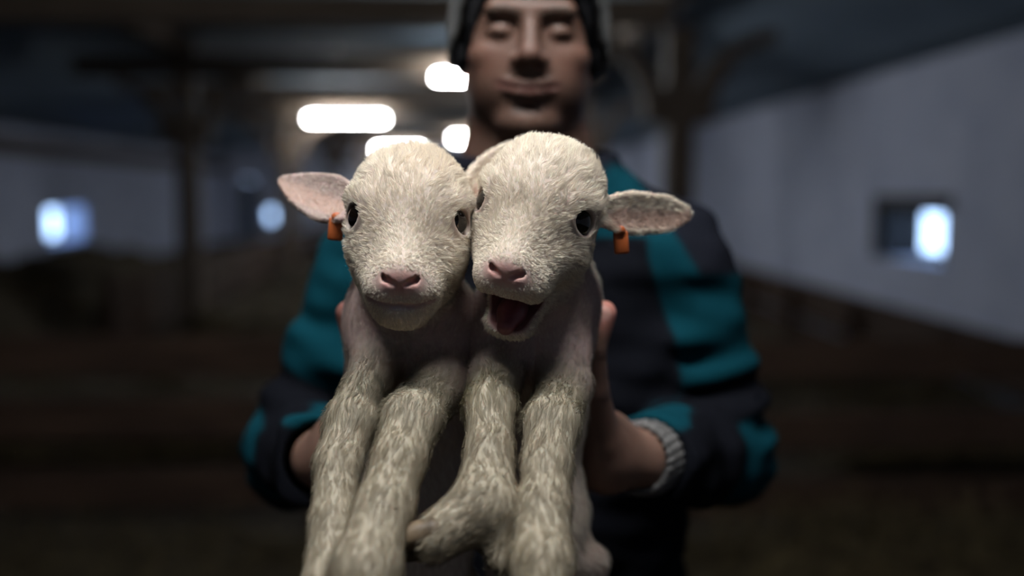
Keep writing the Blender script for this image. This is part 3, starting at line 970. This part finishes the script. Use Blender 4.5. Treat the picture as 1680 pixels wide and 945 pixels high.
for a, b in (((-32, -84, mz + 4), (-12, -101, mz)), ((-12, -101, mz), (12, -101, mz)), ((12, -101, mz), (32, -84, mz + 4))):
    face += [('s', 2, cone(a, b, 1.6, 1.6))]
for s in (-1, 1):
    face += [('u', 6, ell((s * 77, 12, -12), (8, 17, 30)))]
face_sdf = lambda P: run(face, toM(P)) / 1000.0

neck_b = W(868, 296, 1.215)
shR, shL = W(1112, 440, 1.20), W(618, 438, 1.20)
elR, elL = W(1182, 740, 1.225), W(490, 735, 1.225)
wrR, wrL = W(1052, 752, 0.985), W(528, 752, 0.990)
# each hand: palm, a thumb laid up the lamb's flank, four fingers round its back
def hand_ops(side, wr, palm, thumb, fingers):
    ops = [(0.02, ell(palm, (.024, .030, .042), frame_from((0, 0, 1), (1, 0, 0)))),
           (0.018, cone(wr, palm, .027, .027))]
    tc = chain(thumb, [.019, .0150, .0125, .0118])
    ops += [(0.014 if i == 0 else 0.004, f) for i, f in enumerate(tc)]
    for fg in fingers:
        ops += [(0.010 if i == 0 else 0.004, f) for i, f in enumerate(chain(fg, [.0108, .0098, .0092, .0082]))]
    return ops
palmR = W(996, 742, 0.965)
thumbR = [W(985, 715, .945), W(972, 640, .918), W(972, 572, .905), W(990, 514, .903)]
fingR = []
for i, (y0, dl) in enumerate(((668, 0), (705, 10), (742, 6), (778, -6))):
    fingR.append([W(978, y0 + 10, .978), W(948, y0, .996), W(905 - dl, y0 - 4, .998), W(872 - dl, y0 - 4, .993)])
palmL = W(560, 742, 0.968)
thumbL = [W(578, 715, .945), W(590, 640, .925), W(588, 572, .912), W(572, 514, .908)]
fingL = []
for i, (y0, dl) in enumerate(((668, 0), (705, 10), (742, 6), (778, -6))):
    fingL.append([W(580, y0 + 10, .978), W(612, y0, .992), W(655 + dl, y0 - 4, .992), W(690 + dl, y0 - 4, .987)])
handR = hand_ops(1, wrR, palmR, thumbR, fingR)
handL = hand_ops(-1, wrL, palmL, thumbL, fingL)

gx, gy = 0.022, 1.21                                # where he stands
hips = V3(gx, gy + 0.01, 0.95)
legsM = []
for s in (-1, 1):
    legsM.append(([V3(gx + s * .095, gy + .01, .90), V3(gx + s * .105, gy, .50), V3(gx + s * .11, gy + .02, .10)], s))
def body_sdf(P):
    d = face_sdf(P)
    d = smin(d, cone(frM((0, 24, -62)), neck_b + V3(0, 0, -.02), .064, .092)(P), .025)
    t = ell(W(868, 660, 1.215), (.150, .088, .24))(P)
    t = smin(t, ell(hips, (.150, .095, .16))(P), .06)
    for sh in (shR, shL):
        t = smin(t, cone(neck_b + V3(0, .01, -.12), sh, .045, .046)(P), .03)
    d = smin(d, t, .03)
    for sh, el, wr in ((shR, elR, wrR), (shL, elL, wrL)):
        d = smin(d, cone(sh, el, .046, .040)(P), .02)
        d = smin(d, cone(el, wr, .038, .027)(P), .012)
    for h in (handR, handL):
        e = None
        for k, f in h:
            e = f(P) if e is None else smin(e, f(P), k)
        d = smin(d, e, .012)
    for p, s in legsM:
        for f in chain(p, [.072, .052, .040]): d = smin(d, f(P), .02)
        d = smin(d, cone(p[2] + V3(0, 0, -.055), p[2] + V3(s * .02, -.15, -.065), .030, .026)(P), .02)
    return d
person = rig_empty('person', (gx, gy, 0))
tag(person, 'smiling man in grey beanie and teal and black work jacket holding up two lambs', 'person')
PB = (gx, gy, 0)
Vb, Qb = surface(body_sdf, (-.42, .84, 0.0), (.46, 1.42, 1.80), 0.0036)
def skin_colors(P):
    q = toM(P)
    c = np.tile(V3(0.118, 0.066, 0.048), (len(P), 1))  # base tone darkened to paint in the shade on his face
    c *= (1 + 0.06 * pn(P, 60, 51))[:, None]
    g = lambda cc, r: np.exp(-((((q - V3(*cc)) / V3(*r)) ** 2).sum(1)) ** 1.5)
    for s in (-1, 1):
        c = mixc(c, g((s * 44, -70, -34), (26, 30, 22)) * 0.4, (0.19, 0.086, 0.06))
        c = mixc(c, np.clip(1.2 * np.max([g((s * x, -88, z), (9, 14, 5)) for x, z in ((18, 17), (27, 20), (36, 20), (45, 16))], axis=0), 0, 1) * .9, (0.05, 0.032, 0.022))
        c = mixc(c, np.clip(1 - cone((s * 18, -89, -8), (s * 46, -82, -7), 0, 0)(q) / 3.5, 0, 1) * .85, (0.04, 0.022, 0.016))
    c = mixc(c, g((0, -107, -28), (14, 14, 12)) * 0.35, (0.26, 0.13, 0.10))
    # stubble on the upper lip, under the lip and along the chin
    c = mixc(c, g((0, -92, -49), (28, 18, 8)) * 0.5, (0.15, 0.09, 0.065))
    c = mixc(c, g((0, -88, -81), (10, 16, 8)) * 0.75, (0.11, 0.06, 0.045))
    c = mixc(c, np.clip(g((0, -70, -118), (48, 45, 20)), 0, 1) * 0.6, (0.12, 0.075, 0.055))
    lip = np.min([cone((-30, -86, mz + 3), (0, -100, mz - 1), 0, 0)(q), cone((0, -100, mz - 1), (30, -86, mz + 3), 0, 0)(q)], axis=0)
    c = mixc(c, np.clip(1.3 - lip / 8.0, 0, 1) * 0.75, (0.12, 0.05, 0.043))
    c = mixc(c, np.clip(1 - lip / 3.0, 0, 1) * 0.7, (0.10, 0.035, 0.03))
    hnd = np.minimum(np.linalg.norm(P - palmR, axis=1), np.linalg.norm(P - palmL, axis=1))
    c = mixc(c, np.clip((.17 - hnd) / .03, 0, 1), (0.23, 0.132, 0.096))  # hands lighter than the face, which carries the painted shade
    # pink finger tips and thumb nails
    for th in (thumbR, thumbL):
        d = np.linalg.norm(P - th[3], axis=1)
        c = mixc(c, np.clip(1.6 - d / .016, 0, 1) * .8, (0.62, 0.25, 0.20))
        nl = np.linalg.norm((P - (th[3] + V3(0, -.0118, .002))) / V3(.007, .005, .009), axis=1)
        c = mixc(c, np.clip((1.1 - nl) / .25, 0, 1) * .7, (0.70, 0.42, 0.36))
    return c
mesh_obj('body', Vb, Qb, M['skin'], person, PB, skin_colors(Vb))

# ---- jacket
def folds(P):
    return 0.0045 * pn(P * V3(1, 1, 1.7), 38, 61) + 0.003 * pn(P * V3(1, 1, 1.5), 85, 62)
def jacket_outer(P):
    t = ell(W(868, 640, 1.222), (.200, .124, .30))(P)
    t = smin(t, ell((gx, gy + .01, .98), (.195, .125, .22))(P), .06)
    for sh in (shR, shL):
        t = smin(t, cone(W(950 if sh[0] > 0 else 790, 326, 1.21), sh, .058, .066)(P), .05)
    d = t
    fo = folds(P)
    for sh, el, wr, s in ((shR, elR, wrR, 1), (shL, elL, wrL, -1)):
        ax = el - sh; L = np.linalg.norm(ax); tt = np.clip(((P - sh) @ ax) / (L * L), 0, 1)
        a = cone(sh, el, .066, .064)(P) + 0.0075 * np.sin(tt * 24 + 3 * pn(P, 14, 63)) * np.clip(tt * 2 - .3, 0, 1)
        d = smin(d, a, .025)
        wr2 = el + (wr - el) * (0.94 if s > 0 else 1.03)
        ax = wr2 - el; L = np.linalg.norm(ax); tt = np.clip(((P - el) @ ax) / (L * L), 0, 1)
        a = cone(el, wr2, .064, .046)(P) + 0.004 * np.sin(tt * 22 + 3 * pn(P, 14, 64)) * np.clip(1.2 - tt, 0, 1)
        d = smin(d, a, .02)
    d = smin(d, cone(neck_b + V3(0, 0, -.03), neck_b + V3(0, -.005, .022), .110, .104)(P), .03)     # collar
    return d + fo * 0.8
def jacket_sdf(P):
    d = jacket_outer(P)
    d = smax(d, .885 - P[:, 2], .006)
    # hollow sleeve ends and open collar
    for el, wr, ke in ((elR, wrR, .94), (elL, wrL, 1.03)):
        ax = (wr - el) / np.linalg.norm(wr - el)
        e = el + (wr - el) * ke
        d = smax(d, np.where(np.linalg.norm(P - e, axis=1) < .12, (P - e) @ ax, -1.0), .004)
        d = smax(d, -cone(el + (wr - el) * .45, wr + ax * .05, .040, .036)(P), .004)
    top = neck_b + V3(0, -.005, .022)
    d = smax(d, P[:, 2] - (top[2] + 0.012 + 0.10 * (P[:, 1] - top[1])), .006)
    d = smax(d, -cone(neck_b + V3(0, 0, -.01), neck_b + V3(0, -.01, .10), .096, .097)(P), .004)
    return d
Vj, Qj = surface(jacket_sdf, (-.45, .90, .85), (.50, 1.42, 1.62), 0.0045)
TEAL = (0.0026, 0.036, 0.050); BLK = (0.005, 0.0055, 0.008); NAVY = (0.009, 0.010, 0.015)
def jacket_colors(P):
    c = np.tile(V3(*TEAL), (len(P), 1))
    c *= (1 + 0.08 * pn(P, 40, 66))[:, None]
    sharp = lambda x, w=.004: np.clip(.5 + x / w, 0, 1)
    # black body panels below the yoke, teal yoke over the shoulders
    yoke = W(0, 392, 1.10)[2]
    inner = np.clip(.5 + (0.205 - np.abs(P[:, 0] - gx + .005)) / .006, 0, 1)
    armd = np.minimum(cone(shR, elR, 0, 0)(P), cone(shL, elL, 0, 0)(P))
    armd2 = np.minimum(cone(elR, wrR, 0, 0)(P), cone(elL, wrL, 0, 0)(P))
    tor = ell(W(868, 640, 1.222), (.200, .124, .27))(P)
    isarm = sharp(tor - np.minimum(armd - .066, armd2 - .06), .006)
    c = mixc(c, sharp(yoke - P[:, 2]) * (1 - isarm), BLK)
    # seam strip where sleeve meets body
    for sh, el, wr, s in ((shR, elR, wrR, 1), (shL, elL, wrL, -1)):
        q = P - sh; own = sharp((P[:, 0] - gx) * s, .004)
        if s > 0:                                   # black shoulder cap
            cap = sharp(q[:, 0] + 0.6 * q[:, 2] - 0.012, .006) * sharp(q[:, 2] + 0.004, .006)
            c = mixc(c, cap * own, NAVY)
        ax = el - sh; tt = (q @ ax) / (ax @ ax)
        band = sharp(tt - (.60 if s < 0 else .56), .02) * sharp((.84 if s < 0 else .78) - tt, .02)
        c = mixc(c, band * isarm * own, BLK)
        # black patch on the inner side of the forearm, down to the cuff
        ax2 = wr - el; t2 = ((P - el) @ ax2) / (ax2 @ ax2)
        c = mixc(c, own * isarm * sharp(t2 - .38, .03) * sharp(el[2] + t2 * ax2[2] + .030 - P[:, 2], .010), BLK)
        c = mixc(c, own * isarm * sharp(el[2] - .045 - P[:, 2], .02), BLK)
    # dark collar
    nd = np.linalg.norm((P - neck_b)[:, :2], axis=1)
    c = mixc(c, sharp(P[:, 2] - (neck_b[2] - .01)) * sharp(.116 - nd, .006) * sharp(P[:, 2] - neck_b[2], .006), NAVY)
    return c
jk = mesh_obj('jacket', Vj, Qj, M['jacket'], person, PB, jacket_colors(Vj))
jk['label'] = 'teal work jacket with black panels and elbow bands'
# front zip
zp = MB()
zpts = []
for i in range(24):
    z = .90 + i * (neck_b[2] + .03 - .90) / 23
    ys = np.linspace(.95, 1.3, 300); PP = np.stack([np.full(300, gx), ys, np.full(300, z)], 1)
    d = jacket_outer(PP); k = np.argmax(d < 0)
    zpts.append((gx - PB[0], ys[k] - PB[1] - .0005, z))
zp.tube(zpts, 0.0035, 8); zp.build('zip', M['lining'], jk, True)
# metal snaps on the sleeve by the calm lamb's ear
for px, py in ((482, 470), (464, 505), (447, 548)):
    a = W(px + 10, py, 1.0); dirv = (a - V3(0, 0, CAM_Z)); dirv /= np.linalg.norm(dirv)
    ts_ = np.linspace(.9, 1.4, 600); PP = V3(0, 0, CAM_Z) + ts_[:, None] * dirv
    d = jacket_outer(PP)
    if (d < 0).any():
        hit = PP[np.argmax(d < 0)]; n = grad(jacket_outer, hit[None], .002)[0]
        blob('snap', hit, (.0065, .0065, .003), M['snap'], jk, PB, frame_from(n, (0.1, 0.2, 1)), 16)
# pale knitted cuff showing at the wrist
for el, wr in ((elR, wrR),):
    ax = (wr - el) / np.linalg.norm(wr - el)
    p0 = el + (wr - el) * .80; p1 = wr + ax * .012
    cs = lambda P: smax(smax(cone(p0, p1, .040, .036)(P), (P - p1) @ ax, .004), -cone(p0 - ax * .05, p1 + ax * .05, .030, .029)(P), .003) + .0012 * np.cos(np.arctan2((P - p0) @ np.cross(ax, V3(0, 0, 1)), (P - p0)[:, 2]) * 30)
    lo = np.minimum(p0, p1) - .06; hi = np.maximum(p0, p1) + .06
    Vc, Qc = surface(cs, lo, hi, .0028)
    o = mesh_obj('cuff', Vc, Qc, M['cuff'], jk, PB); o['label'] = 'pale knitted cuff'

# ---- beanie with black lining that comes down over the ears
skull = ell((0, 14, 34), (75, 94, 86)); earsM = lambda q: np.minimum(ell((77, 12, -12), (10, 20, 33))(q), ell((-77, 12, -12), (10, 20, 33))(q))
def hat(off, front, lobe):
    def f(P):
        q = toM(P)
        s = smin(skull(q), earsM(q) + 5, 16)
        s = smin(s, ell((0, 20, 60), (66, 82, 84))(q), 20)
        rib = 0.9 * np.cos(np.arctan2(q[:, 0], q[:, 1] - 14) * 44) * np.clip((110 - q[:, 2]) / 40, 0, 1)
        o = s - off - rib
        edge = 44 - 86 * np.clip((q[:, 1] + 66 - front) / 62, 0, 1) ** 0.9 - lobe       # lower rim: high on the brow, low at the ears
        d = smax(o, edge - q[:, 2], 3)
        d = smax(d, -(s - off + 5.5), 2)
        return d / 1000.0 * .85
    return f
lo = hoM - V3(.13, .15, .13); hi = hoM + V3(.13, .15, .17)
Vh, Qh = surface(hat(15, 16, 0), lo, hi, .0032)
bn = mesh_obj('beanie', Vh, Qh, M['knit'], person, PB); bn['label'] = 'grey knitted beanie'
Vh, Qh = surface(hat(8.0, 0, 8), lo, hi, .0032)
o = mesh_obj('lining', Vh, Qh, M['lining'], bn, PB); o['label'] = 'black fleece lining covering the ears'

# ---- trousers and boots
def trous(P):
    d = ell(hips, (.165, .112, .15))(P)
    for p, s in legsM:
        for f in chain([p[0], p[1], p[2] + V3(0, 0, .02)], [.092, .074, .062]): d = smin(d, f(P), .03)
    d = smax(d, P[:, 2] - 1.02, .01)
    return d + .004 * pn(P, 40, 71)
Vt, Qt = surface(trous, (-.22, 1.0, .02), (.28, 1.42, 1.06), .006)
mesh_obj('trousers', Vt, Qt, M['trouser'], person, PB)
for p, s in legsM:
    a = p[2]
    def boot(P):
        d = cone(a + V3(0, 0, .16), a + V3(0, .005, -.04), .068, .052)(P)
        d = smin(d, cone(a + V3(0, .01, -.05), a + V3(s * .02, -.16, -.058), .047, .042)(P), .03)
        d = smin(d, cone(a + V3(0, .035, -.065), a + V3(0, .02, -.06), .04, .04)(P), .02)
        return smax(smax(d, .001 - P[:, 2], .004), P[:, 2] - .27, .006)
    Vb2, Qb2 = surface(boot, a - V3(.12, .26, .12), a + V3(.12, .14, .25), .005)
    mesh_obj('boot', Vb2, Qb2, M['rubber'], person, PB)
